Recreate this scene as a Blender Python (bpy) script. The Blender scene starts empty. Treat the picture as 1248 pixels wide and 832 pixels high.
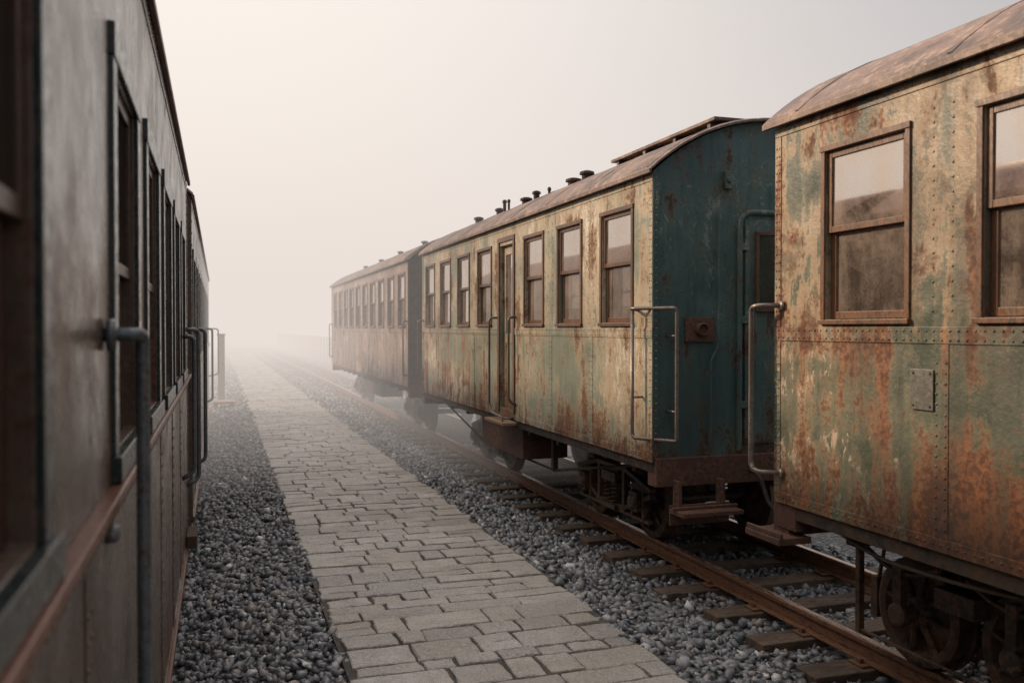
import bpy, bmesh, math, random
import numpy as np
from mathutils import Vector, Matrix
random.seed(7); np.random.seed(7)
scene=bpy.context.scene
H=2.06
# ------------------------------------------------------------------ mesh builder
class MB:
    def __init__(s): s.v=[]; s.f=[]
    def quad(s,a,b,c,d):
        n=len(s.v); s.v+= [a,b,c,d]; s.f.append((n,n+1,n+2,n+3))
    def box(s,x0,x1,y0,y1,z0,z1):
        if x0>x1:x0,x1=x1,x0
        if y0>y1:y0,y1=y1,y0
        if z0>z1:z0,z1=z1,z0
        n=len(s.v)
        s.v+=[(x0,y0,z0),(x1,y0,z0),(x1,y1,z0),(x0,y1,z0),(x0,y0,z1),(x1,y0,z1),(x1,y1,z1),(x0,y1,z1)]
        for f in [(0,3,2,1),(4,5,6,7),(0,1,5,4),(1,2,6,5),(2,3,7,6),(3,0,4,7)]:
            s.f.append(tuple(n+i for i in f))
    def tube(s,pts,r,seg=10,cap=True):
        pts=[Vector(p) for p in pts]; n0=len(s.v); m=len(pts)
        up=None
        for i,p in enumerate(pts):
            t=(pts[min(i+1,m-1)]-pts[max(i-1,0)]).normalized()
            if up is None:
                up=Vector((0,0,1)) if abs(t.z)<.9 else Vector((1,0,0))
            a=(up-t*up.dot(t)).normalized(); b=t.cross(a); up=a
            for k in range(seg):
                an=2*math.pi*k/seg
                q=p+a*(r*math.cos(an))+b*(r*math.sin(an)); s.v.append(tuple(q))
        for i in range(m-1):
            for k in range(seg):
                k2=(k+1)%seg
                s.f.append((n0+i*seg+k,n0+i*seg+k2,n0+(i+1)*seg+k2,n0+(i+1)*seg+k))
        if cap:
            s.f.append(tuple(n0+k for k in reversed(range(seg))))
            s.f.append(tuple(n0+(m-1)*seg+k for k in range(seg)))
    def rev(s,c,axis,prof,seg=24):
        n0=len(s.v); ax={'x':0,'y':1,'z':2}[axis]
        o=[i for i in range(3) if i!=ax]
        for (d,r) in prof:
            for k in range(seg):
                an=2*math.pi*k/seg
                p=[0,0,0]; p[ax]=c[ax]+d; p[o[0]]=c[o[0]]+r*math.cos(an); p[o[1]]=c[o[1]]+r*math.sin(an)
                s.v.append(tuple(p))
        for i in range(len(prof)-1):
            for k in range(seg):
                k2=(k+1)%seg
                s.f.append((n0+i*seg+k,n0+i*seg+k2,n0+(i+1)*seg+k2,n0+(i+1)*seg+k))
        s.f.append(tuple(n0+k for k in reversed(range(seg))))
        s.f.append(tuple(n0+(len(prof)-1)*seg+k for k in range(seg)))
    def dome(s,c,n,r):
        n=Vector(n); a=Vector((0,0,1)) if abs(n.z)<.9 else Vector((1,0,0)); b=n.cross(a); c=Vector(c)
        n0=len(s.v)
        for (rr,h) in ((1,0),(.75,.5)):
            for k in range(6):
                an=math.pi*k/3
                s.v.append(tuple(c+(a*math.cos(an)+b*math.sin(an))*r*rr+n*r*h))
        s.v.append(tuple(c+n*r*.72))
        for k in range(6):
            k2=(k+1)%6
            s.f.append((n0+k,n0+k2,n0+6+k2,n0+6+k)); s.f.append((n0+6+k,n0+6+k2,n0+12))
    def obj(s,name,mat,parent=None,bevel=0,smooth=False):
        me=bpy.data.meshes.new(name); me.from_pydata(s.v,[],s.f); me.update()
        bm=bmesh.new(); bm.from_mesh(me); bmesh.ops.recalc_face_normals(bm,faces=bm.faces); bm.to_mesh(me); bm.free()
        o=bpy.data.objects.new(name,me); scene.collection.objects.link(o); me.materials.append(mat)
        if parent: o.parent=parent
        if smooth: me.polygons.foreach_set('use_smooth',[True]*len(me.polygons))
        if bevel:
            b=o.modifiers.new('bev','BEVEL'); b.width=bevel; b.segments=2; b.limit_method='ANGLE'; b.angle_limit=math.radians(40)
        return o
def empty(name):
    o=bpy.data.objects.new(name,None); scene.collection.objects.link(o); return o
def smoothpath(pts,rad=.05,n=5):
    pts=[Vector(p) for p in pts]; out=[pts[0]]
    for i in range(1,len(pts)-1):
        p=pts[i]; a=(pts[i-1]-p); b=(pts[i+1]-p); r=min(rad,a.length*.5,b.length*.5)
        a=p+a.normalized()*r; b=p+b.normalized()*r
        for k in range(n+1):
            t=k/n; out.append(a*(1-t)**2+p*2*t*(1-t)+b*t*t)
    out.append(pts[-1]); return out
# ------------------------------------------------------------------ node helpers
class NT:
    def __init__(s,name):
        s.m=bpy.data.materials.new(name); s.m.use_nodes=True; s.t=s.m.node_tree; s.t.nodes.clear()
        s.out=s.t.nodes.new('ShaderNodeOutputMaterial')
    def n(s,ty,ins=None,**kw):
        nd=s.t.nodes.new(ty)
        for k,v in kw.items(): setattr(nd,k,v)
        if ins:
            for k,v in ins.items():
                if isinstance(v,bpy.types.NodeSocket): s.t.links.new(v,nd.inputs[k])
                else: nd.inputs[k].default_value=v
        return nd
    def pos(s): 
        return s.n('ShaderNodeNewGeometry').outputs['Position']
    def mapv(s,vec,scale=(1,1,1),loc=(0,0,0)):
        return s.n('ShaderNodeMapping',{'Vector':vec,'Scale':scale,'Location':loc}).outputs[0]
    def noise(s,vec,scale,detail=4,rough=.6,dist=0):
        return s.n('ShaderNodeTexNoise',{'Vector':vec,'Scale':scale,'Detail':min(detail,4.5),'Roughness':rough,'Distortion':dist}).outputs['Fac']
    def ramp(s,fac,stops,interp='LINEAR'):
        r=s.n('ShaderNodeValToRGB',{'Fac':fac}); cr=r.color_ramp; cr.interpolation=interp
        while len(cr.elements)>1: cr.elements.remove(cr.elements[-1])
        for i,(p,c) in enumerate(stops):
            e=cr.elements[0] if i==0 else cr.elements.new(p)
            e.position=p
            if not isinstance(c,tuple): c=(c,c,c)
            e.color=(c[0],c[1],c[2],1)
        return r.outputs['Color']
    def math(s,op,a,b=0.0,c=None,clamp=False):
        ins={0:a,1:b}
        if c is not None: ins[2]=c
        return s.n('ShaderNodeMath',ins,operation=op,use_clamp=clamp).outputs[0]
    def wsum(s,base,*terms):
        acc=None; b=base
        for k,n in terms:
            b-=.5*k
            acc=s.math('MULTIPLY',n,k) if acc is None else s.n('ShaderNodeMath',{0:n,1:k,2:acc},operation='MULTIPLY_ADD').outputs[0]
        return s.math('ADD',acc,b)
    def mix(s,fac,a,b,blend='MIX'):
        nd=s.n('ShaderNodeMix',data_type='RGBA',blend_type=blend)
        for idx,v in ((0,fac),(6,a),(7,b)):
            if isinstance(v,bpy.types.NodeSocket): s.t.links.new(v,nd.inputs[idx])
            else:
                if idx>0 and len(v)==3: v=(*v,1)
                nd.inputs[idx].default_value=v
        return nd.outputs[2]
    def sep(s,vec): return s.n('ShaderNodeSeparateXYZ',{0:vec}).outputs
    def bump(s,h,strength=.3,dist=.01,normal=None):
        ins={'Height':h,'Strength':strength,'Distance':dist}
        if normal is not None: ins['Normal']=normal
        return s.n('ShaderNodeBump',ins).outputs[0]
    def bsdf(s,color,rough,metal=0.0,normal=None,spec=.5,coat=0.0):
        ins={'Base Color':color if isinstance(color,bpy.types.NodeSocket) else (*color,1),'Roughness':rough,'Metallic':metal,'Specular IOR Level':spec}
        if normal is not None: ins['Normal']=normal
        b=s.n('ShaderNodeBsdfPrincipled',ins); return b
    def fin(s,sh): s.t.links.new(sh.outputs[0],s.out.inputs[0]); return s.m

def paint(name,g1,g2,tan,rust,tan_hi,tan_lo,rustamt,off,rough=.5,zlo=.99,zhi=2.06,grime=.6,low=.30):
    t=NT(name); p=t.pos(); P=t.mapv(p,loc=(off,off*.7,0)); z=t.sep(p)[2]
    st=t.mapv(P,scale=(1,1,.13))
    big=t.noise(P,.85,2,.55,.5); med=t.noise(P,3.6,4.5,.74,.35); fine=t.noise(P,34,3,.7)
    strk=t.noise(st,7,4,.62,.2); strk2=t.noise(st,24,3,.7); chipn=t.noise(t.mapv(P,scale=(1,1,.55),loc=(3,5,1)),12,4.5,.82,.5)
    col=t.mix(t.ramp(t.wsum(.5,(1.6,big),(1,med)),[(.3,0),(.7,1)]),g1,g2)
    col=t.mix(t.math('MULTIPLY',t.ramp(strk2,[(.48,0),(.68,1)]),.45),col,(g1[0]*.4,g1[1]*.4,g1[2]*.4))
    hz=t.n('ShaderNodeMapRange',{'Value':z,'From Min':zhi-.30,'From Max':zhi+.05,'To Min':tan_lo,'To Max':tan_hi},interpolation_type='SMOOTHSTEP').outputs[0]
    m=t.math('ADD',t.wsum(.5,(1.7,big),(1.5,strk),(1.3,med),(.6,chipn)),hz)
    tm=t.ramp(m,[(.47,0),(.53,.75),(.66,1)])
    tc=t.mix(t.ramp(t.wsum(.5,(1.2,med),(1,strk)),[(.3,0),(.7,1)]),tan,(tan[0]*.58,tan[1]*.52,tan[2]*.44))
    col=t.mix(t.math('MULTIPLY',t.ramp(m,[(.2,0),(.5,1)]),.30),col,(tan[0]*.62,tan[1]*.74,tan[2]*.82))
    col=t.mix(t.math('MULTIPLY',tm,.78),col,tc)
    ch=t.ramp(t.wsum(.5,(1.2,chipn),(.8,big)),[(.67,0),(.70,1)])
    col=t.mix(t.math('MULTIPLY',ch,.75),col,(min(tan[0]*1.3,.6),min(tan[1]*1.4,.58),min(tan[2]*1.6,.5)))
    isl=t.ramp(t.wsum(.5,(1,chipn),(1.2,med),(-.6,big)),[(.58,0),(.63,1)])
    col=t.mix(t.math('MULTIPLY',isl,.65),col,g1)
    zb=t.n('ShaderNodeMapRange',{'Value':z,'From Min':zlo,'From Max':zlo+.6,'To Min':low,'To Max':-.02}).outputs[0]
    belt=t.n('ShaderNodeMapRange',{'Value':t.math('ABSOLUTE',t.math('SUBTRACT',z,zhi-.10)),'From Min':.0,'From Max':.30,'To Min':.12,'To Max':0.0}).outputs[0]
    r=t.math('ADD',t.wsum(.5+rustamt,(1.5,strk),(1.1,med),(1.2,t.noise(t.mapv(P,loc=(5,11,2)),1.3,3,.6)),(.5,fine)),zb); r=t.math('ADD',r,belt)
    rm=t.ramp(r,[(.62,0),(.70,.7),(.86,1)])
    rc=t.mix(t.ramp(t.wsum(.5,(1,fine),(1,med)),[(.38,0),(.62,1)]),rust,(rust[0]*.3,rust[1]*.25,rust[2]*.3))
    col=t.mix(t.math('MULTIPLY',t.ramp(r,[(.48,0),(.66,1)]),.32),col,(rust[0]*1.0,rust[1]*1.3,rust[2]*1.2))
    col=t.mix(t.math('MULTIPLY',rm,.88),col,rc)
    sp=t.ramp(t.wsum(.5,(1,t.noise(t.mapv(P,loc=(9,2,4)),30,4,.8)),(.7,med)),[(.62,0),(.66,1)])
    col=t.mix(t.math('MULTIPLY',sp,.8),col,(rust[0]*.5,rust[1]*.4,rust[2]*.4))
    gr=t.ramp(t.wsum(.5,(1,t.noise(t.mapv(st,loc=(1,7,2)),5,4,.7)),(.8,t.noise(t.mapv(P,loc=(4,4,9)),.9,2))),[(.42,0),(.72,1)])
    col=t.mix(t.math('MULTIPLY',gr,grime),col,(.04,.037,.030))
    rg=t.ramp(med,[(.3,rough-.12),(.7,rough+.15)]); rg=t.math('ADD',rg,t.math('MULTIPLY',rm,.25),clamp=True)
    n1=t.bump(t.wsum(.5,(.7,t.noise(P,34,2,.7)),(1,t.noise(P,6,2,.6))),.55,.006)
    n2=t.bump(t.noise(P,2.4,1,.5),.6,.035,n1)
    return t.fin(t.bsdf(col,rg,0,n2))
def rusty(name,c1,c2,c3,scale=8,rough=.75,off=0,bump=.5,metal=0.0,stretch=(1,1,1),big=1.2):
    t=NT(name); P=t.mapv(t.pos(),loc=(off,0,0),scale=stretch)
    a=t.noise(P,scale,4,.72,.3); b=t.noise(P,scale*5,3,.7); c=t.noise(t.mapv(P,loc=(7,7,7)),1.1,2)
    m=t.wsum(.5,(1.6,a),(big,c))
    col=t.mix(t.ramp(m,[(.38,0),(.62,1)]),c1,c2); col=t.mix(t.ramp(t.wsum(.5,(1.2,b),(.9,a)),[(.54,0),(.70,1)]),col,c3)
    n=t.bump(t.noise(P,scale*3,2,.7),bump,.006)
    return t.fin(t.bsdf(col,t.ramp(b,[(.3,rough-.12),(.7,min(1,rough+.12))]),metal,n))
def glassmat(name,dust,dustamt,refl=.6,trans=.3,tint=(.97,.91,.86,1),dark=(.03,.024,.02,1)):
    t=NT(name); P=t.pos()
    a=t.noise(P,2.6,4,.7,.5); b=t.noise(P,70,3,.75); z=t.noise(t.mapv(P,scale=(1,1,.35)),9,3,.6)
    d=t.ramp(t.wsum(.5,(1.2,a),(.5,b),(.7,z)),[(.3,max(0,dustamt-.16)),(.7,min(1,dustamt+.18))])
    df=t.n('ShaderNodeBsdfDiffuse',{'Color':dust})
    gs=t.n('ShaderNodeBsdfGlossy',{'Color':tint,'Roughness':t.ramp(b,[(.3,.01),(.8,.07)])})
    tr=t.n('ShaderNodeBsdfTransparent',{'Color':(.88,.84,.78,1)})
    if trans<=0: tr=t.n('ShaderNodeBsdfDiffuse',{'Color':dark})
    m1=t.n('ShaderNodeMixShader',{0:refl,1:tr.outputs[0],2:gs.outputs[0]})
    mx=t.n('ShaderNodeMixShader',{0:d,1:m1.outputs[0],2:df.outputs[0]})
    return t.fin(mx)

M_car1=paint('paint_worn_green_a',(.050,.066,.045),(.125,.13,.085),(.43,.315,.205),(.25,.085,.028),.15,-.22,-.01,0,low=.34)
M_car2=paint('paint_worn_green_b',(.16,.18,.135),(.29,.295,.22),(.52,.42,.30),(.28,.12,.045),.12,-.04,-.06,13,grime=.18)
M_car3=paint('paint_worn_brown',(.22,.15,.12),(.29,.205,.17),(.40,.30,.24),(.20,.085,.045),.03,-.06,-.12,31,grime=.3)
M_end=paint('paint_end_teal',(.045,.092,.093),(.075,.13,.125),(.16,.18,.14),(.14,.06,.03),-.25,-.22,-.13,22,grime=.4)
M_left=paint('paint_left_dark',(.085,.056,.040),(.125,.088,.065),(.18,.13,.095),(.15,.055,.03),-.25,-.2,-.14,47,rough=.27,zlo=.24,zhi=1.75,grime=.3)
M_roof=rusty('roof_canvas_rust',(.078,.053,.045),(.15,.095,.076),(.27,.19,.15),4.0,.58,0,.6)
M_roofL=rusty('roof_left',(.11,.045,.034),(.16,.065,.05),(.2,.12,.1),3.2,.62,0,.45)
M_trim=rusty('window_trim_wood',(.08,.038,.021),(.145,.068,.033),(.045,.028,.02),9,.42,2,.4,stretch=(1,1,.4))
M_trim3=rusty('window_trim_b',(.10,.055,.038),(.15,.09,.06),(.07,.045,.03),9,.55,2,.4,stretch=(1,1,.4))
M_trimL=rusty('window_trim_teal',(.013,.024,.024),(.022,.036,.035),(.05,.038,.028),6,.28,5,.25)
M_sillL=rusty('sill_red',(.13,.045,.028),(.19,.072,.042),(.06,.035,.028),9,.36,5,.3)
M_sashL=rusty('sash_brown',(.045,.022,.014),(.08,.038,.024),(.03,.02,.015),9,.36,5,.3)
M_under=rusty('underframe_grime',(.022,.017,.014),(.055,.035,.024),(.09,.045,.022),7,.8,1,.5)
M_inner=rusty('interior_lining',(.16,.105,.065),(.22,.15,.10),(.10,.065,.045),5,.6,1,.3)
M_bogie=rusty('bogie_cast_rust',(.038,.028,.021),(.11,.066,.042),(.20,.10,.05),10,.52,4,.6)
M_beam=rusty('beam_red_rust',(.075,.034,.023),(.13,.058,.036),(.045,.028,.02),6,.7,8,.5)
M_rail=rusty('rail_rust',(.13,.062,.034),(.21,.10,.054),(.075,.042,.027),14,.55,3,.4,stretch=(1,.3,1))
M_railtop=rusty('rail_head_worn',(.36,.22,.14),(.24,.135,.085),(.45,.33,.26),12,.28,3,.2,metal=.6,stretch=(1,.15,1))
M_sleep=rusty('sleeper_timber',(.065,.044,.031),(.135,.09,.06),(.035,.027,.022),9,.85,3,.9,stretch=(.25,1,1))
M_tube=rusty('handrail_steel',(.13,.11,.095),(.22,.19,.165),(.12,.06,.034),14,.38,3,.2,metal=.35)
M_tubeL=rusty('handrail_steel_blue',(.085,.10,.112),(.15,.17,.18),(.09,.06,.045),14,.32,3,.2,metal=.35)
M_plate=rusty('plate_grey',(.15,.145,.13),(.10,.10,.09),(.10,.07,.05),18,.45,3,.3,metal=.2)
M_wood=rusty('weathered_wood',(.26,.17,.10),(.33,.23,.15),(.16,.10,.06),6,.8,3,.5)
M_glass=glassmat('dusty_glass',(.40,.32,.26,1),.26,.64,.3)
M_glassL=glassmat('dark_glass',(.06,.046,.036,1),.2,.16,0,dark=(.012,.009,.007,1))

# ------------------------------------------------------------------ rail-car building blocks
def wall(M,X,y0,y1,z0,z1,ops,s,depth=.075):
    ys=sorted({y0,y1,*[o[0] for o in ops],*[o[1] for o in ops]}); zs=sorted({z0,z1,*[o[2] for o in ops],*[o[3] for o in ops]})
    idx={}
    def V(y,z,d=0):
        k=(y,z,d)
        if k not in idx: idx[k]=len(M.v); M.v.append((X-s*d,y,z))
        return idx[k]
    for i in range(len(ys)-1):
        for j in range(len(zs)-1):
            cy=(ys[i]+ys[i+1])/2; cz=(zs[j]+zs[j+1])/2
            if any(o[0]<cy<o[1] and o[2]<cz<o[3] for o in ops): continue
            M.f.append((V(ys[i],zs[j]),V(ys[i+1],zs[j]),V(ys[i+1],zs[j+1]),V(ys[i],zs[j+1])))
    if depth<=0: return
    for o in ops:
        a,b,c,d=o
        yy=[y for y in ys if a<=y<=b]; zz=[z for z in zs if c<=z<=d]
        for k in range(len(yy)-1):
            for z in (c,d): M.f.append((V(yy[k],z),V(yy[k+1],z),V(yy[k+1],z,depth),V(yy[k],z,depth)))
        for k in range(len(zz)-1):
            for y in (a,b): M.f.append((V(y,zz[k]),V(y,zz[k+1]),V(y,zz[k+1],depth),V(y,zz[k],depth)))
def window(T,S,G,X,s,o,mid,tw=.05,proud=.012):
    a,b,c,d=o
    X1=X+s*proud; Xi=X-s*.004
    T.box(Xi,X1,a-tw,a-.001,c-.001,d+.001); T.box(Xi,X1,b+.001,b+tw,c-.001,d+.001)
    T.box(Xi,X1+s*.004,a-tw-.003,b+tw+.003,d+.002,d+tw)
    T.box(Xi,X1+s*.014,a-tw-.006,b+tw+.006,c-tw*.8,c-.002)
    sw=.035
    def sash(x0,x1,zlo,zhi,sw):
        S.box(x0,x1,a+.002,a+sw,zlo,zhi); S.box(x0,x1,b-sw,b-.002,zlo,zhi)
        S.box(x0+s*-.001,x1+s*.001,a+sw,b-sw,zlo,zlo+sw); S.box(x0+s*-.001,x1+s*.001,a+sw,b-sw,zhi-sw,zhi)
        xm=(x0+x1)/2
        tl=random.uniform(-.004,.004)
        G.quad((xm,a+sw-.005,zlo+sw-.005),(xm+tl*.5,b-sw+.005,zlo+sw-.005),(xm+tl*.5+.001,b-sw+.005,zhi-sw+.005),(xm+.001,a+sw-.005,zhi-sw+.005))
    sash(X-s*.012,X-s*.034,mid,d-.003,sw)
    sash(X-s*.038,X-s*.062,c+.003,mid+.03,sw+.006)
def roofz(t,rise): return rise*(1-abs(t)**2.5)
def make_roof(car,X0,X1,ya,yb,ze,rise,mat,ov=.05,seams=1.15,name='roof'):
    M=MB(); xc=(X0+X1)/2; hw=(X1-X0)/2+ov; n=28; ya-=.07; yb+=.07
    ts=[-math.cos(math.pi*i/n) for i in range(n+1)]
    ys=[ya,ya+.03]+[ya+.03+(yb-ya-.06)*k/8 for k in range(1,8)]+[yb-.03,yb]
    def surf(off,flip):
        base=len(M.v)
        for y in ys:
            e=0.0
            if y in(ya,yb): e=.012
            for t in ts: M.v.append((xc+hw*t,y,ze+roofz(t,rise)+off-(e if off>0 else 0)))
        for i in range(len(ys)-1):
            for k in range(n):
                q=(base+i*(n+1)+k,base+i*(n+1)+k+1,base+(i+1)*(n+1)+k+1,base+(i+1)*(n+1)+k)
                M.f.append(q[::-1] if flip else q)
        return base
    b1=surf(.03,False); b2=surf(0,True); L=(len(ys)-1)*(n+1)
    for k in range(n):
        M.f.append((b1+k,b2+k,b2+k+1,b1+k+1)); M.f.append((b1+L+k,b1+L+k+1,b2+L+k+1,b2+L+k))
    for i in range(len(ys)-1):
        for k in (0,n):
            M.f.append((b1+i*(n+1)+k,b1+(i+1)*(n+1)+k,b2+(i+1)*(n+1)+k,b2+i*(n+1)+k))
    o=M.obj(name,mat,car,0,True)
    em=o.modifiers.new('es','EDGE_SPLIT'); em.split_angle=math.radians(50)
    S=MB()
    y=ya+.05
    while y<yb-.03:
        base=len(S.v)
        for t in ts:
            for dy,dz in((0,.028),(.0,.034),(.03,.034),(.03,.028)):
                S.v.append((xc+hw*t*1.001,y+dy,ze+roofz(t,rise)+dz))
        for k in range(n):
            for j in range(4):
                j2=(j+1)%4; S.f.append((base+k*4+j,base+k*4+j2,base+(k+1)*4+j2,base+(k+1)*4+j))
        y+=seams
    for X,sg in((X0,-1),(X1,1)):
        S.box(X+sg*(ov-.01),X+sg*(ov+.012),ya+.01,yb-.01,ze-.022,ze+.012)
    S.obj('roof_seams',mat,car,.003)
def endwall(M,X0,X1,y,zb,ze,rise,inner):
    xc=(X0+X1)/2; hw=(X1-X0)/2; n=24
    v=[(X0,y,zb),(X1,y,zb)]; 
    for i in range(n+1):
        t=math.cos(math.pi*i/n); v.append((xc+hw*t,y,ze+roofz(t,rise)))
    b=len(M.v); M.v+=v; M.f.append(tuple(range(b,b+len(v))))
def bogie(car,xc,yc,wb,r,zr,gauge=1.067,name='bogie',inside=False):
    B=MB(); W=MB(); zc=zr+r
    for dy in(-wb/2,wb/2):
        y=yc+dy
        W.rev((xc,y,zc),'x',[(-gauge/2-.20,.05),(gauge/2+.20,.05)],14)
        for sg in(-1,1):
            x=xc+sg*(gauge/2+.03)
            W.rev((x,y,zc),'x',[(sg*.075,.03),(sg*.075,.06),(sg*.055,.085),(sg*.02,.10),(sg*.0,r*.72),(sg*.05,r*.80),(sg*.055,r-.03),(sg*.05,r-.012),(sg*.045,r),(sg*-.05,r+.004),(sg*-.055,r+.028),(sg*-.075,r+.028),(sg*-.08,r*.8),(sg*-.03,r*.7),(sg*-.03,.09),(sg*-.06,.055)],36)
            for q in range(8):
                an=q*math.pi/4+.2
                c,s_=math.cos(an),math.sin(an)
                W.tube([(x+sg*.04,y+c*.08,zc+s_*.08),(x+sg*.03,y+c*r*.80,zc+s_*r*.80)],.02,6)
            for q in range(6):
                an=q*math.pi/3
                W.rev((x+sg*.07,y+.065*math.cos(an),zc+.065*math.sin(an)),'x',[(-.01*sg,.012),(sg*.012,.012)],6)
    for sg in(-1,1):
        x=xc+sg*(gauge/2+(.185 if not inside else -.14)); x0=x-.03; x1=x+.03
        L=wb/2+.26
        def bar(pts,h=.045,w=.035):
            for (a,b) in zip(pts[:-1],pts[1:]):
                d=Vector((0,b[0]-a[0],b[1]-a[1])); nrm=Vector((0,-d.z,d.y)).normalized()*h/2
                n0=len(B.v)
                for xx in(x-w,x+w):
                    for p,sn in((a,-1),(b,-1),(b,1),(a,1)):
                        B.v.append((xx,p[0]+nrm.y*sn,p[1]+nrm.z*sn))
                for fc in[(0,1,2,3),(7,6,5,4),(0,4,5,1),(1,5,6,2),(2,6,7,3),(3,7,4,0)]: B.f.append(tuple(n0+i for i in fc))
        top=zc+.20
        bar([(yc-L,top-.06),(yc-wb*.28,top+.06),(yc+wb*.28,top+.06),(yc+L,top-.06)])
        bar([(yc-L,top-.11),(yc-wb*.24,zc-.13),(yc+wb*.24,zc-.13),(yc+L,top-.11)])
        bar([(yc-L*.95,zc-.17),(yc+L*.95,zc-.17)],.03)
        for k in(-1,1):
            B.box(x0-.004,x1+.004,yc+k*wb*.24-.03,yc+k*wb*.24+.03,zc-.18,top+.08)
        B.box(x-.06,x+.06,yc-.17,yc+.17,zc+.10,zc+.20); B.box(x-.08,x+.08,yc-.2,yc+.2,zc-.17,zc-.12)
        for k in(-.09,.09):
            pts=[(x+.05*math.cos(a),yc+k+.05*math.sin(a),zc-.115+.215*a/(2*math.pi*5)) for a in [2*math.pi*i/10 for i in range(51)]]
            B.tube(pts,.012,6)
        for dy in(-wb/2,wb/2):
            y=yc+dy
            B.box(x-.09,x+.07,y-.085,y+.085,zc-.09,zc+.10)
            xo=x+sg*.07
            B.rev((xo,y,zc),'x',[(0,.08),(sg*.025,.08),(sg*.045,.06),(sg*.055,.03)],18)
            for a in range(6):
                an=a*math.pi/3; B.rev((xo+sg*.02,y+.064*math.cos(an),zc+.064*math.sin(an)),'x',[(0,.011),(sg*.015,.011)],6)
            for k in(-1,1):
                B.box(x-.04,x+.04,y+k*.115-.016,y+k*.115+.016,zc-.17,top-.02)
            for q in range(5):
                hl=.22-.035*q
                B.box(x-.035,x+.035,y-hl,y+hl,zc+.108+q*.014,zc+.12+q*.014)
        for k in(-1,1):
            y=yc+k*(wb/2-r-.06) if wb>.9 else yc+k*(wb/2+r+.05)
            xx=xc+sg*(gauge/2+.03)
            B.box(xx-.04,xx+.04,y-.03,y+.03,zc-.14,zc+.12); B.tube([(xx,y,zc+.1),(xx,y-k*.06,zc+.36)],.014,6)
    if inside:
        # outboard springs, hangers and brake rod hung from the sole bar
        for sg in(-1,1):
            x=xc+sg*(gauge/2+.20)
            for dy in(-wb/2,wb/2):
                y=yc+dy
                B.tube([(x,y-.30,zc+.34),(x,y-.15,zc+.27),(x,y,zc+.245),(x,y+.15,zc+.27),(x,y+.30,zc+.34)],.018,6)
                B.box(x-.03,x+.03,y-.035,y+.035,zc+.06,zc+.30)
                B.rev((x-sg*.03,y,zc),'x',[(0,.07),(sg*.06,.07),(sg*.075,.05)],16)
            B.tube([(x,yc-wb/2-.4,zc-.20),(x,yc+wb/2+.35,zc-.20)],.012,6)
            B.box(x-.02,x+.02,yc+wb/2+.33,yc+wb/2+.37,zc-.22,zc+.36)
    B.box(xc-gauge/2-.2,xc+gauge/2+.2,yc-.14,yc+.14,zc+.12,zc+.24)
    W.obj(name+'_wheels',M_bogie,car,0,True).modifiers.new('es','EDGE_SPLIT').split_angle=math.radians(35)
    B.obj(name+'_frame',M_bogie,car,.004)

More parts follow.
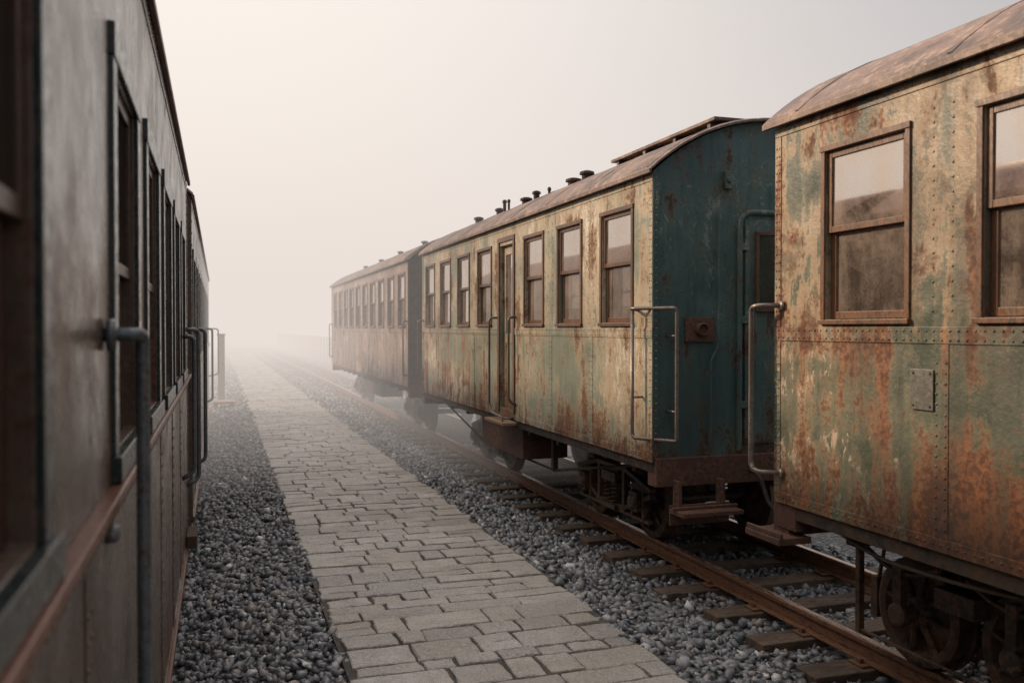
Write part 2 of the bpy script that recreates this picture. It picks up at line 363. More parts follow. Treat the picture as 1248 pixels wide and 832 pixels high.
def make_car(name,X0,X1,ya,yb,zb,ze,rise,wins,wz,mats,near,zr,door=None,riv=.055,bogies=(),tw=.05,endmat=None,ov=.05,joints=None,opaque=False,sash=None):
    car=empty(name); z0,z1,mid=wz; paintm,roofm,trimm,glassm,sillm=mats
    W=MB(); T=MB(); S=MB(); G=MB(); LN=MB()
    ops=[(a,b,z0,z1) for a,b in wins]
    for X,s in((X0,-1),(X1,1)):
        oo=list(ops)
        if door: oo.append((door[0],door[1],zb+.10,z1))
        wall(W,X,ya,yb,zb,ze,oo,s)
        if not opaque: wall(LN,X-s*.078,ya+.03,yb-.03,zb+.03,ze-.02,oo,s,0)
        for o in ops: window(T,S,G,X,s,o,mid,tw)
    W.obj('side_walls',paintm,car,.004)
    T.obj('window_trim',trimm,car,.003); S.obj('window_sashes',sash or trimm,car,.003); G.obj('window_glass',glassm,car)
    E=MB()
    for y in(ya+.004,yb-.004): endwall(E,X0+.002,X1-.002,y,zb,ze,rise,0)
    E.obj('end_walls',endmat or paintm,car)
    I=MB()
    if opaque:
        I.box(X0+.09,X1-.09,ya+.05,yb-.05,zb+.02,ze-.02); I.obj('interior',M_under,car)
    else:
        LN.obj('interior_lining',M_inner,car)
        I.box(X0+.07,X1-.07,ya+.02,yb-.02,zb+.02,zb+.06)
        I.box(X0+.085,X1-.085,ya+.02,yb-.02,ze-.05,ze-.03)
        I.box(X0+.085,X1-.085,ya+.03,ya+.05,zb+.07,ze-.06); I.box(X0+.085,X1-.085,yb-.05,yb-.03,zb+.07,ze-.06)
        for a,b in wins:
            for xa,xb in((X0+.12,X0+1.0),(X1-1.0,X1-.12)):
                y=b+.22
                if y>yb-.3: continue
                I.box(xa,xb,y,y+.06,zb+.3,z0+.16); I.box(xa,xb,y-.4,y-.01,zb+.42,zb+.5)
        I.obj('seats_and_floor',M_sashL,car,.01)
    make_roof(car,X0,X1,ya,yb,ze,rise,roofm,ov)
    D=MB(); R=MB()
    zbelt=z0-tw*.8-.012
    jts=joints or [ (wins[i][1]+wins[i+1][0])/2 for i in range(len(wins)-1)]
    for X,s in((X0,-1),(X1,1)):
        segs=[(ya,yb)] if not door else [(ya,door[0]-.05),(door[1]+.05,yb)]
        for a,b in segs:
            D.box(X-s*.002,X+s*.007,a,b,zbelt-.085,zbelt-.003)
            D.box(X-s*.002,X+s*.006,a,b,zb-.005,zb+.06)
        D.box(X-s*.002,X+s*.006,ya,yb,ze-.075,ze-.015)
        for y in(ya,yb):
            k=1 if y==ya else -1
            D.box(X-s*.002,X+s*.005,y+k*.0,y+k*.06,zb+.062,zbelt-.087); D.box(X-s*.002,X+s*.005,y,y+k*.06,zbelt-.001,ze-.077)
        for j in jts:
            if door and door[0]-.1<j<door[1]+.1: continue
            D.box(X-s*.002,X+s*.004,j-.045,j+.045,zb+.062,zbelt-.087)
        if s!=near: continue
        n=(s,0,0); r=.0088 if riv<.08 else .009
        def row_h(z,out,a,b,st=riv):
            k=int((b-a)/st)
            for i in range(k): R.dome((X+s*out,a+(i+.5)*st,z),n,r*random.uniform(.85,1.1))
        def row_v(y,out,a,b,st=riv):
            k=int((b-a)/st)
            for i in range(k): R.dome((X+s*out,y,a+(i+.5)*st),n,r*random.uniform(.85,1.1))
        for a,b in segs:
            a=max(a,-.2) if ya<0 else a
            row_h(zbelt-.022,.006,a,b); row_h(zbelt-.066,.006,a,b); row_h(zb+.03,.005,a,b)
        row_h(ze-.045,.005,max(ya,-.2),yb)
        for j in jts:
            if j<-.3 or (door and door[0]-.1<j<door[1]+.1): continue
            row_v(j-.028,.003,zb+.08,zbelt-.1); row_v(j+.028,.003,zb+.08,zbelt-.1)
            if tw<.07: row_v(j-.06,-.001,z0,ze-.1,riv*1.4); row_v(j+.06,-.001,z0,ze-.1,riv*1.4)
        for y,k in((ya,1),(yb,-1)):
            row_v(y+k*.018,.004,zb+.08,zbelt-.1); row_v(y+k*.045,.004,zb+.08,zbelt-.1); row_v(y+k*.018,.004,zbelt+.02,ze-.09); row_v(y+k*.045,.004,zbelt+.02,ze-.09)
    ee=MB()
    for X,s in((X0,1),(X1,-1)):
        for y,k in((ya,-1),(yb,1)):
            ee.box(X+.0*s,X+s*.055,y-k*.002,y+k*.006,zb,ze-.01)
    ee.obj('corner_posts',endmat or paintm,car,.003)
    for zz in np.arange(zb+.05,ze-.05,.06): R.dome((X0+.028,ya-.006,zz),(0,-1,0),.0065)
    D.obj('battens_and_belt',paintm,car,.002); R.obj('rivets',paintm,car,0,True)
    U=MB()
    for X,s in((X0,1),(X1,-1)):
        U.box(X+s*.015,X+s*.09,ya+.02,yb-.02,zb-.09,zb+.01)
    xc=(X0+X1)/2
    U.box(xc-.18,xc+.18,ya-.02,yb+.02,zb-.26,zb+.015)
    U.box(X0+.09,X1-.09,ya+.03,yb-.03,zb-.02,zb+.012)
    y=ya+.5
    while y<yb-.3:
        U.box(X0+.1,X1-.1,y,y+.08,zb-.16,zb-.021); y+=.9
    U.obj('underframe',M_under,car,.004)
    Bm=MB()
    for y,k in((ya,-1),(yb,1)):
        Bm.box(X0+.02,X1-.02,y+k*.035,y-k*.12,zb-.20,zb+.03)
    Bm.obj('buffer_beams',M_beam,car,.005)
    C=MB()
    for y,k in((ya,-1),(yb,1)):
        C.box(xc-.07,xc+.07,y+k*.02,y+k*.45,zb-.2,zb-.06); C.box(xc-.11,xc+.11,y+k*.40,y+k*.60,zb-.24,zb-.01)
        C.tube(smoothpath([(xc+.3,y+k*.03,zb-.1),(xc+.3,y+k*.2,zb-.12),(xc+.26,y+k*.35,zb-.45),(xc+.15,y+k*.5,zb-.42)],.15),.022,8)
        C.tube(smoothpath([(xc-.42,y+k*.03,zb-.1),(xc-.42,y+k*.18,zb-.12),(xc-.4,y+k*.3,zb-.4),(xc-.3,y+k*.55,zb-.38)],.15),.018,8)
    C.obj('couplers_and_hoses',M_under,car,.006)
    for i,bg in enumerate(bogies): bogie(car,xc,bg[0],bg[1],bg[2],zr,name='bogie_%d'%(i+1),inside=len(bg)>3)
    return car

ZE=3.31; RISE=.47; XR0,XR1=3.29,5.89; ZB=.99; ZR=.03
WZ=(2.11,3.06,2.60)
mr=(M_car1,M_roof,M_trim,M_glass,M_trim)
w1=[(3.62-1.1*k,4.24-1.1*k) for k in range(7)][::-1]
car1=make_car('passenger_rail_car',XR0,XR1,-3.6,4.72,ZB,ZE,RISE,w1,WZ,mr,-1,ZR,bogies=((3.87,.80,.325,1),(-2.2,1.0,.325,1)),endmat=M_end,tw=.035,riv=.05)
w2=[(6.74,7.34),(7.84,8.42),(8.88,9.46)]; w2b=[(10.77,11.35),(11.81,12.39),(12.85,13.43),(13.87,14.45)]
car2=make_car('passenger_rail_car',XR0,XR1,6.36,14.75,ZB,ZE,RISE,w2+w2b,WZ,(M_car2,M_roof,M_trim,M_glass,M_trim),-1,ZR,door=(9.87,10.40),bogies=((8.35,1.25,.36),(12.75,1.25,.36)),endmat=M_end,tw=.04)
w3=[(16.25+1.1*k,16.85+1.1*k) for k in range(10)]
car3=make_car('passenger_rail_car',XR0,XR1,15.95,27.4,ZB,ZE,RISE,w3,WZ,(M_car3,M_roof,M_trim3,M_glass,M_trim3),-1,ZR,riv=.11,bogies=((18.0,1.25,.36),(25.4,1.25,.36)),endmat=M_under)

XL1=-.256; XL0=-2.856; WZL=(1.74,2.74,2.215)
ml=(M_left,M_roofL,M_trimL,M_glassL,M_sillL)
wl=[(.78+1.1*k,1.48+1.1*k) for k in range(-3,0)]+[(.78,1.46)]+[(2.50+1.08*k,3.12+1.08*k) for k in range(5)]
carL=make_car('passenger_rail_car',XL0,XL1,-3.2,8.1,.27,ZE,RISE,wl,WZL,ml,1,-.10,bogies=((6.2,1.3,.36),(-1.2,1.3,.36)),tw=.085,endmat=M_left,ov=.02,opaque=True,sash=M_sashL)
wl2=[(9.2+1.08*k,9.85+1.08*k) for k in range(13)]
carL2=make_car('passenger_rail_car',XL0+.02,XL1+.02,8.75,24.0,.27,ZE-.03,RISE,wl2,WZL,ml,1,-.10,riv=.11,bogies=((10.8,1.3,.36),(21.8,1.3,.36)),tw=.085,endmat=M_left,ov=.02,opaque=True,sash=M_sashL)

# ------------------------------------------------------------------ car details
def rail_c(M,pts,r,rad=.05): M.tube(smoothpath(pts,rad),r,12)
A=MB()
rail_c(A,[(3.30,4.64,2.20),(3.17,4.74,2.20),(3.17,4.80,2.19),(3.17,4.80,1.20),(3.17,4.74,1.17),(3.30,4.64,1.17)],.015,.06)
for z in(2.20,1.17): A.rev((3.283,4.64,z),'x',[(-.004,.03),(-.012,.028)],12)
A.obj('grab_rail',M_tube,car1,0,True)
A=MB(); A.box(3.17,3.40,4.50,4.86,.76,.80); A.box(3.36,3.385,4.55,4.60,.80,1.0); A.box(3.36,3.385,4.78,4.83,.80,.95); A.box(3.18,3.20,4.50,4.86,.80,.83)
A.box(3.30,3.36,4.52,4.70,.83,.98)
A.obj('entry_step',M_beam,car1,.004)
A=MB(); A.box(3.281,3.276,3.42,3.57,1.66,1.86)
A.obj('number_plate',M_plate,car1,.002)
A=MB()
for y in(3.44,3.55):
    for z in(1.68,1.84): A.dome((3.276,y,z),(-1,0,0),.008)
A.obj('plate_screws',M_under,car1)
A=MB()
A.tube(smoothpath([(3.35,4.3,.93),(3.36,3.9,.82),(3.36,3.2,.84),(3.36,2.6,.92)],.3),.012,8)
A.box(3.6,4.1,1.0,2.1,.45,.9); A.obj('underfloor_equipment',M_under,car1,.01)
A=MB()
rail_c(A,[(3.30,6.62,2.21),(3.20,6.58,2.22),(3.20,6.52,2.22),(3.40,6.20,2.22),(3.42,6.20,2.20),(3.42,6.20,1.20),(3.42,6.20,1.17),(3.20,6.52,1.17),(3.20,6.54,1.22),(3.20,6.54,2.20)],.015,.05)
A.tube([(3.42,6.20,2.0),(3.42,6.37,2.0)],.009,8); A.tube([(3.42,6.20,1.4),(3.42,6.37,1.4)],.009,8); A.tube([(3.20,6.53,1.5),(3.29,6.53,1.5)],.009,8)
A.obj('grab_rail',M_tube,car2,0,True)
A=MB()
rail_c(A,[(3.29,9.78,2.19),(3.20,9.78,2.19),(3.20,9.78,1.22),(3.29,9.78,1.16)],.014)
rail_c(A,[(3.29,10.50,2.19),(3.19,10.52,2.19),(3.19,10.52,1.10),(3.19,10.40,1.03),(3.19,9.90,1.0),(3.29,9.88,1.0)],.014)
rail_c(A,[(3.29,14.66,2.19),(3.20,14.70,2.19),(3.20,14.70,1.22),(3.29,14.66,1.2)],.014)
A.obj('door_handrails',M_tube,car2,0,True)
A=MB()
d0,d1=9.88,10.39; X=3.29+.05
A.box(X,X+.03,d0,d1,1.09,2.0); A.box(X,X+.03,d0,d0+.08,2.0,3.04); A.box(X,X+.03,d1-.08,d1,2.0,3.04); A.box(X,X+.03,d0+.08,d1-.08,2.95,3.04)
A.box(X-.01,X,d0+.08,d0+.10,1.2,1.9); A.box(X-.01,X,d1-.10,d1-.08,1.2,1.9); A.box(X-.01,X,d0+.1,d1-.1,1.2,1.22); A.box(X-.01,X,d0+.1,d1-.1,1.88,1.9)
X=XR1-.05
A.box(X-.03,X,d0-.01,d1+.01,1.06,3.06)
A.obj('door_leaf',M_car2,car2,.003)
X=3.34
A=MB(); A.quad((X+.015,d0+.07,2.0),(X+.015,d1-.07,2.0),(X+.015,d1-.07,2.96),(X+.015,d0+.07,2.96)); A.obj('door_glass',M_glass,car2)
A=MB()
for y in(9.84,10.43): A.box(3.287,3.275,y-.03,y+.03,1.05,3.1)
A.box(3.287,3.275,9.81,10.46,3.102,3.16); A.obj('door_frame',M_trim,car2,.003)
A=MB(); A.box(3.12,3.34,9.75,10.5,.93,.965); A.box(3.14,3.16,9.85,9.88,.96,1.03); A.obj('door_step',M_wood,car2,.004)
ye=6.36
A=MB()
rail_c(A,[(4.08,ye-.01,1.05),(4.08,ye-.01,3.02),(5.10,ye-.01,3.02),(5.10,ye-.01,1.05)],.024,.14)
A.box(4.13,5.05,ye-.006,ye+.01,1.1,2.96)
A.box(4.13,4.17,ye-.022,ye-.002,1.15,2.9); A.box(5.01,5.05,ye-.022,ye-.002,1.15,2.9)
for z in(1.4,2.1,2.7): A.box(4.07,4.16,ye-.034,ye-.02,z,z+.06)
A.obj('end_door',M_end,car2,.004)
A=MB(); A.box(4.23,4.26,ye-.03,ye,2.2,2.86);A.box(4.77,4.82,ye-.03,ye,2.2,2.86);A.box(4.26,4.77,ye-.029,ye,2.2,2.23);A.box(4.26,4.77,ye-.029,ye,2.83,2.86); A.obj('end_door_window_frame',M_beam,car2,.003)
A=MB(); A.quad((4.25,ye-.012,2.22),(4.78,ye-.012,2.22),(4.78,ye-.012,2.84),(4.25,ye-.012,2.84)); A.obj('end_door_glass',M_glassL,car2)
A=MB()
A.box(3.58,3.84,ye-.02,ye,1.95,2.15); A.rev((3.71,ye-.02,2.05),'y',[(0,.055),(-.05,.055),(-.06,.045),(-.03,.04)],18)
A.obj('lamp_bracket',M_beam,car2,.003)
A=MB()
A.box(3.93,4.0,ye-.04,ye,3.20,3.34); A.rev((3.965,ye-.04,3.27),'y',[(0,.025),(-.02,.025)],12)
A.tube(smoothpath([(3.87,ye-.03,3.0),(3.87,ye-.03,1.9),(3.80,ye-.03,1.8),(3.80,ye-.03,1.05)],.08),.011,8)
A.obj('end_pipes',M_end,car2,.003)
A=MB()
for x in(3.36,3.54,3.98):
    for z in np.arange(1.1,3.4,.07): 
        if ZE+roofz((x-4.59)/1.3,RISE)>z+.05: A.dome((x,ye+.004,z),(0,-1,0),.0065)
for x in np.arange(3.4,5.8,.07): A.dome((x,ye+.004,2.0),(0,-1,0),.0065)
A.obj('end_rivets',M_end,car2,0,True)
A=MB(); A.box(3.38,3.92,6.02,6.24,.60,.635); A.box(3.44,3.47,6.2,6.3,.63,.85); A.box(3.83,3.86,6.2,6.3,.63,.85); A.box(3.36,3.94,6.14,6.17,.637,.66); A.box(3.38,3.92,6.235,6.25,.50,.66)
A.obj('end_step',M_beam,car2,.004)
A=MB(); A.box(3.38,3.95,9.8,11.3,.52,.90); A.box(3.5,3.9,11.5,11.9,.5,.9); A.obj('battery_box',M_beam,car2,.01)
A=MB()
for x in(3.55,5.6):
    A.tube([(x,6.9,.88),(x,9.2,.48),(x,12,.48),(x,14.4,.88)],.014,8)
A.box(3.52,3.58,9.17,9.23,.48,.9); A.obj('truss_rods',M_under,car2)
A=MB()
def rz(x): return ZE+roofz((x-4.59)/1.35,RISE)+.03
A.box(3.93,4.33,6.5,8.55,rz(4.0)+.045,rz(4.0)+.075)
for y in(6.6,7.2,7.8,8.4): A.box(3.95,4.3,y,y+.05,rz(3.95)-.02,rz(4.0)+.044)
A.obj('roof_walkway',M_roof,car2,.004)
A=MB()
for x,y,r,h in((4.0,9.35,.075,.09),(4.0,9.75,.085,.07),(3.95,10.9,.05,.10),(3.95,11.3,.075,.07),(3.9,12.1,.03,.16),(3.95,12.5,.06,.08),(3.95,13.6,.07,.08),(3.75,9.9,.02,.06),(3.8,11.6,.02,.13)):
    z=rz(x)-.03; A.rev((x,y,z),'z',[(0,r*.8),(h,r*.8),(h,r*1.15),(h+.03,r*1.1),(h+.045,r*.5)],16)
A.obj('roof_vents',M_under,car2,.003)
A=MB()
for y in(17.5,20,22.5,25): A.rev((3.95,y,rz(3.95)-.03),'z',[(0,.05),(.07,.05),(.07,.08),(.10,.07),(.11,.02)],14)
A.obj('roof_vents',M_roof,car3,.003)
A=MB(); A.box(3.5,4.0,20,22.5,.5,.9); A.obj('battery_box',M_under,car3,.01)
A=MB(); rail_c(A,[(3.29,16.02,2.19),(3.20,15.98,2.19),(3.20,15.98,1.2),(3.29,16.02,1.2)],.014); rail_c(A,[(3.29,27.2,2.19),(3.20,27.25,2.19),(3.20,27.25,1.2),(3.29,27.2,1.2)],.014)
A.obj('grab_rails',M_tube,car3,0,True)
A=MB()
rail_c(A,[(-.262,2.30,2.045),(-.178,2.34,2.045),(-.176,2.35,2.03),(-.176,2.35,.75),(-.262,2.32,.72)],.017,.05)
A.rev((-.25,2.30,2.045),'x',[(0,.04),(.02,.038)],14); A.rev((-.256,2.30,1.57),'x',[(0,.022),(.02,.022),(.03,.014)],14)
rail_c(A,[(-.26,7.85,2.05),(-.16,7.9,2.05),(-.16,7.9,.8),(-.26,7.85,.75)],.018,.05)
rail_c(A,[(-.26,6.95,2.0),(-.17,6.95,2.0),(-.17,6.95,1.0),(-.26,6.95,.95)],.016,.05)
A.obj('grab_rails',M_tubeL,carL,0,True)
A=MB(); A.box(-.27,-.235,-3.2,8.1,.255,.305)
A.obj('lower_red_moulding',M_sillL,carL,.003)
A=MB()
A.box(-.258,-.220,-3.2,8.08,1.642,1.669)
A.obj('window_sills',M_sillL,carL,.004)
A=MB(); A.box(-.25,-.17,7.5,7.9,.30,.40); A.obj('step_bracket',M_under,carL,.006)
A=MB()
rail_c(A,[(-.24,9.0,2.05),(-.12,9.0,2.05),(-.12,9.0,.8),(-.24,9.0,.75)],.018,.05)
rail_c(A,[(-.24,16.5,2.05),(-.10,16.5,2.05),(-.10,16.5,.8),(-.24,16.5,.75)],.018,.05)
rail_c(A,[(-.24,23.7,2.05),(-.0,23.7,2.05),(-.0,23.7,.9),(-.24,23.7,.85)],.018,.08)
A.obj('grab_rails',M_tubeL,carL2,0,True)
A=MB(); A.box(-.25,-.215,8.75,24,.255,.305); A.box(-.238,-.2,8.8,23.95,1.642,1.669)
A.obj('lower_red_moulding',M_sillL,carL2,.003)

# ------------------------------------------------------------------ tracks
def track(name,xc,zr,ya,yb,gauge=1.067):
    t=empty(name); A=MB(); Tt=MB()
    for sg in(-1,1):
        x=xc+sg*(gauge/2+.035)
        A.box(x-.065,x+.065,ya,yb,zr-.135,zr-.12); A.box(x-.012,x+.012,ya,yb,zr-.12,zr-.035); A.box(x-.035,x+.035,ya,yb,zr-.035,zr-.002)
        Tt.box(x-.027,x+.027,ya,yb,zr-.004,zr)
    A.obj('rails',M_rail,t,.005); Tt.obj('rail_heads',M_railtop,t,.002)
    S=MB(); P=MB(); y=ya; ys=[]
    while y<yb:
        yy=y+random.uniform(-.03,.03); ys.append(yy)
        x0=xc-1.08+random.uniform(-.08,.06); x1=xc+1.06+random.uniform(-.05,.06); dz=random.uniform(-.012,.006)
        sk=random.uniform(-.02,.02); n0=len(S.v)
        S.box(x0,x1,yy-.11,yy+.11,zr-.30,zr-.137+min(dz,0))
        for i in range(n0,n0+8):
            v=S.v[i]; S.v[i]=(v[0],v[1]+(sk if v[0]>xc else -sk),v[2])
        for sg in(-1,1):
            x=xc+sg*(gauge/2+.035)
            P.box(x-.13,x+.13,yy-.07,yy+.07,zr-.140,zr-.128)
            for q in(-.09,.09):
                P.box(x+q-.015,x+q+.015,yy-.02,yy+.02,zr-.13,zr-.10)
        y+=.62
    S.obj('sleepers',M_sleep,t,.008); P.obj('tie_plates_and_spikes',M_rail,t,.002)
    return ys
sl_r=track('railway_track',4.59,ZR,-4,120)
sl_l=track('railway_track',-1.556,-.10,-4,60)

# ------------------------------------------------------------------ ground, ballast sheet
def stone_ground(name,c1,c2,scale,rough=.8):
    t=NT(name); P=t.pos()
    v=t.n('ShaderNodeTexVoronoi',{'Vector':P,'Scale':scale,'Randomness':1.0}); d=v.outputs['Distance']
    c=t.mix(t.ramp(t.sep(v.outputs['Color'])[0],[(.1,0),(.9,1)]),c1,c2)
    c=t.mix(t.ramp(d,[(.25,0),(.7,1)]),c,(.03,.03,.032))
    n=t.bump(t.math('MULTIPLY',d,-1.0),1.0,.03)
    return t.fin(t.bsdf(c,rough,0,n))
M_ground=stone_ground('ground_gravel',(.11,.11,.115),(.24,.23,.23),22)
def sheet(name,prof,y0,y1,mat,ny=1):
    M=MB()
    for i in range(len(prof)-1):
        (xa,za),(xb,zb_)=prof[i],prof[i+1]
        M.quad((xa,y0,za),(xb,y0,zb_),(xb,y1,zb_),(xa,y1,za))
    return M.obj(name,mat)
sheet('ground',[(-400,-.30),(400,-.30)],-60,700,M_ground)
def bedz(x):
    P=[(-4.5,-.28),(-3.2,-.25),(-.7,-.25),(-.1,-.13),(.5,-.055),(.74,-.05),(2.60,-.05),(2.9,-.065),(3.45,-.175),(5.7,-.185),(6.6,-.24),(7.4,-.29)]
    return float(np.interp(x,[p[0] for p in P],[p[1] for p in P]))
xs=[-4.5,-3.2,-.7,-.1,.5,.74,2.60,2.9,3.45,5.7,6.6,7.4]
sheet('ballast_bed',[(x,bedz(x)) for x in xs],-5,160,M_ground)
def hull():
    bm=bmesh.new()
    for i in range(11):
        v=Vector((random.gauss(0,1),random.gauss(0,1),random.gauss(0,1))).normalized()*random.uniform(.8,1.15)
        bm.verts.new((v.x*1.15,v.y*.9,v.z*.68))
    r=bmesh.ops.convex_hull(bm,input=bm.verts)
    bm.verts.ensure_lookup_table()
    for v in [v for v in bm.verts if not v.link_faces]: bm.verts.remove(v)
    bmesh.ops.triangulate(bm,faces=bm.faces); bm.verts.index_update()
    V=np.array([v.co[:] for v in bm.verts]); F=np.array([[v.index for v in f.verts] for f in bm.faces]); bm.free(); return V,F
hulls=[hull() for _ in range(14)]
def rocks(name,regions,mat):
    allV=[];allF=[];off=0
    for (x0,x1,y0,y1,dens,r0,r1,sleep) in regions:
        n=int((x1-x0)*(y1-y0)*dens)
        X=np.random.uniform(x0,x1,n); Y=np.random.uniform(y0,y1,n)
        R=r0+(r1-r0)*np.random.beta(1.3,3,n)
        if sleep:
            ys=np.array(sl_r); dd=np.abs(Y[:,None]-ys[None,:]).min(1)
            keep=~((dd<.13)&(X>3.5)&(X<5.65)&(np.random.rand(n)>.04))
            for rx in(4.59-.5685,4.59+.5685): keep&=~((np.abs(X-rx)<.085))
            X,Y,R=X[keep],Y[keep],R[keep]; n=len(X)
        Z=np.array([bedz(x) for x in X])+R*np.random.uniform(.0,.75,n)
        kind=np.random.randint(0,len(hulls),n)
        for k,(V,F) in enumerate(hulls):
            idx=np.where(kind==k)[0]
            if not len(idx): continue
            q=np.random.normal(size=(len(idx),4)); q[:,1:3]*=.45; q/=np.linalg.norm(q,axis=1)[:,None]
            w,x,y,z=q.T
            Rm=np.stack([1-2*(y*y+z*z),2*(x*y-z*w),2*(x*z+y*w),2*(x*y+z*w),1-2*(x*x+z*z),2*(y*z-x*w),2*(x*z-y*w),2*(y*z+x*w),1-2*(x*x+y*y)],-1).reshape(-1,3,3)
            P=np.einsum('nij,vj->nvi',Rm,V)*R[idx][:,None,None]+np.stack([X[idx],Y[idx],Z[idx]],-1)[:,None,:]
            FF=F[None]+ (np.arange(len(idx))*len(V))[:,None,None]+off
            allV.append(P.reshape(-1,3)); allF.append(FF.reshape(-1,3)); off+=len(idx)*len(V)
    V=np.concatenate(allV); F=np.concatenate(allF)
    me=bpy.data.meshes.new(name); me.vertices.add(len(V)); me.vertices.foreach_set('co',V.astype(np.float32).ravel())
    me.loops.add(F.size); me.loops.foreach_set('vertex_index',F.astype(np.int32).ravel())
    me.polygons.add(len(F)); me.polygons.foreach_set('loop_start',np.arange(0,F.size,3,dtype=np.int32))
    me.update(calc_edges=True); me.validate(); me.materials.append(mat)
    o=bpy.data.objects.new(name,me); scene.collection.objects.link(o); return o
def rockmat():
    t=NT('ballast_stone'); g=t.n('ShaderNodeNewGeometry'); rnd=g.outputs['Random Per Island']; P=g.outputs['Position']
    c=t.ramp(rnd,[(0,(.05,.058,.066)),(.2,(.13,.142,.155)),(.45,(.24,.25,.265)),(.65,(.145,.143,.145)),(.82,(.34,.34,.35)),(.93,(.31,.26,.22)),(.98,(.45,.44,.43)),(.993,(.78,.76,.74))])
    n=t.noise(P,60,3,.7); c=t.mix(t.math('MULTIPLY',t.ramp(n,[(.4,0),(.7,1)]),.35),c,(.06,.06,.065))
    c=t.mix(t.math('MULTIPLY',t.ramp(t.noise(P,1.2,3,.6),[(.45,0),(.7,1)]),.25),c,(.15,.11,.08))
    return t.fin(t.bsdf(c,t.ramp(n,[(.3,.32),(.7,.6)]),0,None,.6))
M_rock=rockmat()
rocks('ballast',[(-.6,.76,1.2,8,560,.018,.062,False),(-.6,.76,8,20,340,.026,.062,False),(-.6,.78,20,50,90,.04,.09,False),
  (2.58,5.9,1.6,9,500,.018,.064,True),(2.58,4.4,9,18,380,.026,.062,True),(4.4,5.9,9,18,150,.026,.06,True),(2.55,5.6,18,50,90,.04,.09,True)],M_rock)

# ------------------------------------------------------------------ stone path
def pathmat():
    t=NT('path_stone'); g=t.n('ShaderNodeNewGeometry'); rnd=g.outputs['Random Per Island']; P=g.outputs['Position']
    a=t.noise(P,5,4.5,.74,.2); b=t.noise(P,38,4,.8); sp=t.noise(P,140,2,.6); st=t.noise(P,.9,3,.6)
    c=t.ramp(rnd,[(0,(.26,.245,.23)),(.2,(.43,.40,.365)),(.4,(.33,.31,.29)),(.6,(.49,.455,.41)),(.8,(.36,.325,.285)),(1,(.50,.475,.44))])
    c=t.mix(t.math('MULTIPLY',t.ramp(a,[(.42,0),(.62,1)]),.5),c,(.18,.17,.155))
    c=t.mix(t.math('MULTIPLY',t.ramp(t.wsum(.5,(1,b),(.6,a)),[(.54,0),(.64,1)]),.65),c,(.60,.56,.51))
    c=t.mix(t.math('MULTIPLY',t.ramp(sp,[(.52,0),(.60,1)]),.6),c,(.09,.085,.08))
    c=t.mix(t.math('MULTIPLY',t.ramp(st,[(.42,0),(.62,1)]),.32),c,(.20,.16,.12))
    h=t.wsum(.5,(1.2,t.noise(P,6,2,.7)),(.55,t.noise(P,38,2,.8)))
    return t.fin(t.bsdf(c,t.ramp(a,[(.3,.38),(.7,.68)]),0,t.bump(h,1.0,.026)))
M_path=pathmat()
M_joint=rusty('joint_sand',(.05,.044,.037),(.085,.075,.06),(.035,.03,.026),20,.9,3,.6)
px0,px1=.745,2.60
PB=MB()
y=-1.0
def block(M,c,z):
    cx=sum(p[0] for p in c)/4; cy=sum(p[1] for p in c)/4; n0=len(M.v)
    tx=random.uniform(-.025,.025); ty=random.uniform(-.03,.03)
    pts=[]
    for i in range(4):
        a=c[i]; b=c[(i+1)%4]
        for q in range(4):
            f=q/4; j=0 if q==0 else .007
            pts.append((a[0]+(b[0]-a[0])*f+random.uniform(-j,j),a[1]+(b[1]-a[1])*f+random.uniform(-j,j)))
    m=len(pts)
    def ring(ins,dz):
        for i,(x,y) in enumerate(pts):
            L=math.hypot(x-cx,y-cy); k=1-ins*(1.8 if i%4==0 else 1)/L
            X=cx+(x-cx)*k; Y=cy+(y-cy)*k
            M.v.append((X,Y,z+dz+(X-cx)*tx+(Y-cy)*ty+(random.uniform(-.0018,.0018) if ins>0 else 0)))
    ring(0,-.05); ring(0.002,-.010); ring(.005,-.004); ring(.014,0)
    for r in range(3):
        for i in range(m):
            j=(i+1)%m; M.f.append((n0+r*m+i,n0+r*m+j,n0+(r+1)*m+j,n0+(r+1)*m+i))
    M.f.append(tuple(n0+3*m+i for i in range(m)))
while y<75:
    d=random.choice([.16,.20,.23,.26,.31]) if y<30 else .3
    x=px0+random.uniform(-.03,.02)
    while x<px1-.06:
        w=random.choice([random.uniform(.18,.30),random.uniform(.28,.45),random.uniform(.4,.62)])
        if x+w>px1-.16: w=px1-x+random.uniform(-.04,.03)
        g=random.uniform(.003,.009); j=lambda: random.uniform(-.009,.009)
        sub=[(y,y+d)]
        if d>=.26 and random.random()<.3: sub=[(y,y+d/2),(y+d/2,y+d)]
        for (a,b) in sub:
            block(PB,[(x+g+j(),a+g+j()*.6),(x+w-g+j(),a+g+j()*.6),(x+w-g+j(),b-g+j()*.6),(x+g+j(),b-g+j()*.6)],random.uniform(-.009,.006))
        x+=w
    y+=d
o=PB.obj('stone_path',M_path,None,0,False)
J=MB(); J.box(px0-.02,px1+.02,-1.1,75,-.12,-.020); J.obj('path_bedding',M_joint)

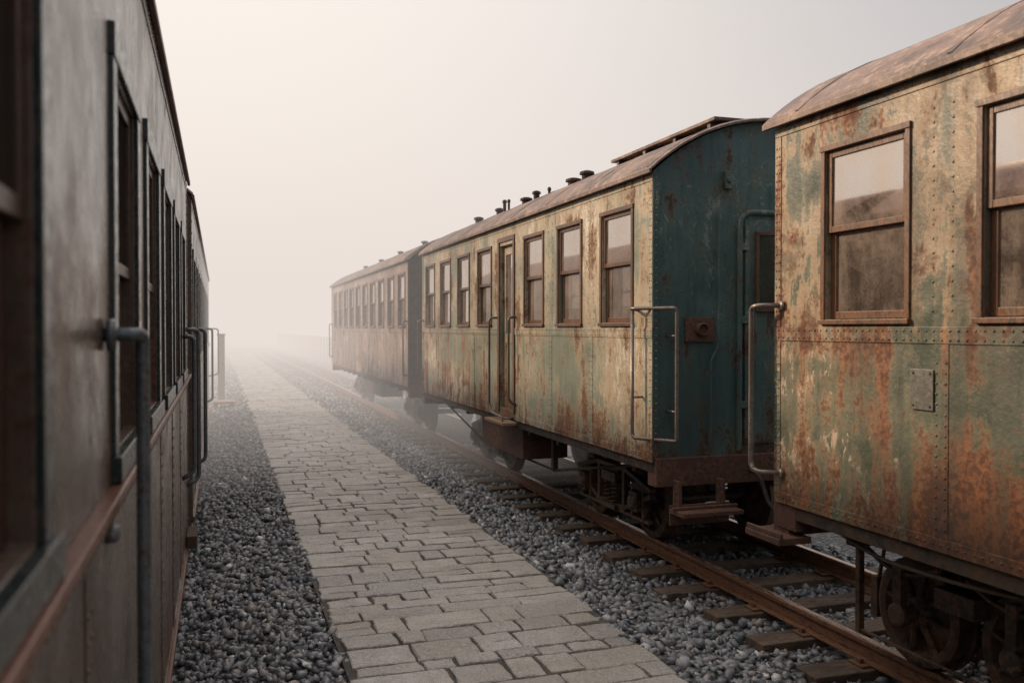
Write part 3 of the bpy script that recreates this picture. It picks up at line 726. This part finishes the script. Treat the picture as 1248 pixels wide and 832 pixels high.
# ------------------------------------------------------------------ far fence + lineside cabinet
fe=empty('wooden_fence'); A=MB(); y=34
while y<120:
    A.box(7.3,7.42,y,y+.12,-.3,1.45); y+=2.0
for z in(.35,.8,1.25): A.box(7.26,7.295,34,120,z,z+.14)
A.obj('posts_and_rails',M_wood,fe,.006)
cb=empty('lineside_cabinet'); A=MB(); A.box(-.02,.18,27.5,27.8,-.1,1.85); A.box(-.04,.20,27.47,27.83,1.85,1.9); A.box(.01,.15,27.485,27.5,.2,1.7); A.box(-.03,.19,27.47,27.82,-.15,.02)
A.obj('body',M_wood,cb,.01); A=MB(); A.rev((.12,27.485,1.0),'y',[(0,.02),(-.03,.02)],10); A.obj('handle',M_under,cb)
ls=empty('low_timber_step'); A=MB(); A.box(-.15,.40,24.6,25.3,.06,.12); A.box(-.1,-.02,24.7,25.2,-.1,.06); A.box(.30,.37,24.7,25.2,-.1,.06); A.obj('boards',M_wood,ls,.01)

# ------------------------------------------------------------------ light + sky
EL=math.radians(25); AZ=math.radians(52)
Sd=Vector((-math.sin(AZ)*math.cos(EL),math.cos(AZ)*math.cos(EL),math.sin(EL)))
sun=bpy.data.lights.new('sun','SUN'); sun.energy=5.0; sun.angle=math.radians(5); sun.color=(1,.75,.53)
so=bpy.data.objects.new('sun',sun); scene.collection.objects.link(so); so.rotation_euler=Sd.to_track_quat('Z','Y').to_euler(); so.location=(-20,20,20)
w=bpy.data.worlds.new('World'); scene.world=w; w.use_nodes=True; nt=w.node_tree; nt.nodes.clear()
def wn(ty,**k):
    n=nt.nodes.new(ty)
    for a,b in k.items(): setattr(n,a,b)
    return n
L=nt.links.new
sky=wn('ShaderNodeTexSky',sky_type='NISHITA'); sky.sun_disc=False; sky.sun_elevation=EL; sky.sun_rotation=-AZ; sky.dust_density=4; sky.air_density=1.5
bg1=wn('ShaderNodeBackground'); bg1.inputs[1].default_value=.06; L(sky.outputs[0],bg1.inputs[0])
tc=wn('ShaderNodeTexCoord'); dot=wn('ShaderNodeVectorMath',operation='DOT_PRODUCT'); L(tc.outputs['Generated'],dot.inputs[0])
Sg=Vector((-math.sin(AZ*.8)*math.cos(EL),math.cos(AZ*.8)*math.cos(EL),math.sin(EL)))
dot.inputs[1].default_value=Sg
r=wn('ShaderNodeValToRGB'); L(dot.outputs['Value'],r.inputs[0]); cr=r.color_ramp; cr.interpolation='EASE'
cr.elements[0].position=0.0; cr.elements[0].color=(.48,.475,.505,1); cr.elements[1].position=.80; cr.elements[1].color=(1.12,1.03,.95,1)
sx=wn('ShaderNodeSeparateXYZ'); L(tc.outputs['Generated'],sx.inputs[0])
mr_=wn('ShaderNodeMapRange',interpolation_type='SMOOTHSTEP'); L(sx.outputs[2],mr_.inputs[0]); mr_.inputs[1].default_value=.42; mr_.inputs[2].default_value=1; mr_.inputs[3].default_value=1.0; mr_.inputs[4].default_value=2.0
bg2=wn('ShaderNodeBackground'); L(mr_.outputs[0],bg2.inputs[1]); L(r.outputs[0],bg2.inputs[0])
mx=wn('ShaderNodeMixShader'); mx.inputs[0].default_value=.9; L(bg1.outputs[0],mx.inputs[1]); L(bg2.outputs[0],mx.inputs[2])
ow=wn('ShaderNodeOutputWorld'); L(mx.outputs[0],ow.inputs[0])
def fog(name,x0,x1,y0,y1,z0,z1,dens,colr):
    A=MB(); A.box(x0,x1,y0,y1,z0,z1)
    m=bpy.data.materials.new(name); m.use_nodes=True; t=m.node_tree; t.nodes.clear()
    o=t.nodes.new('ShaderNodeOutputMaterial'); a=t.nodes.new('ShaderNodeVolumeAbsorption'); e=t.nodes.new('ShaderNodeEmission'); ad=t.nodes.new('ShaderNodeAddShader')
    a.inputs['Color'].default_value=(0,0,0,1); a.inputs['Density'].default_value=dens
    e.inputs['Color'].default_value=(*colr,1); e.inputs['Strength'].default_value=dens  # fog glows by its own emission, standing in for scattered sun and sky light
    t.links.new(a.outputs[0],ad.inputs[0]); t.links.new(e.outputs[0],ad.inputs[1]); t.links.new(ad.outputs[0],o.inputs['Volume'])
    return A.obj(name,m)
fog('fog',-60,80,11.5,260,-.5,10,.033,(.83,.745,.69))

# ------------------------------------------------------------------ camera
cam=bpy.data.cameras.new('camera'); co=bpy.data.objects.new('camera',cam); scene.collection.objects.link(co); scene.camera=co
cam.sensor_width=36; cam.lens=1080/1248*36; cam.clip_start=.02; cam.clip_end=2000
co.location=(0,0,H); co.rotation_euler=(math.radians(90-.85),0,-math.atan(358/1080))
cam.dof.use_dof=True; cam.dof.focus_distance=7.0; cam.dof.aperture_fstop=2.4
scene.view_settings.view_transform='Standard'; scene.view_settings.look='None'; scene.view_settings.exposure=0
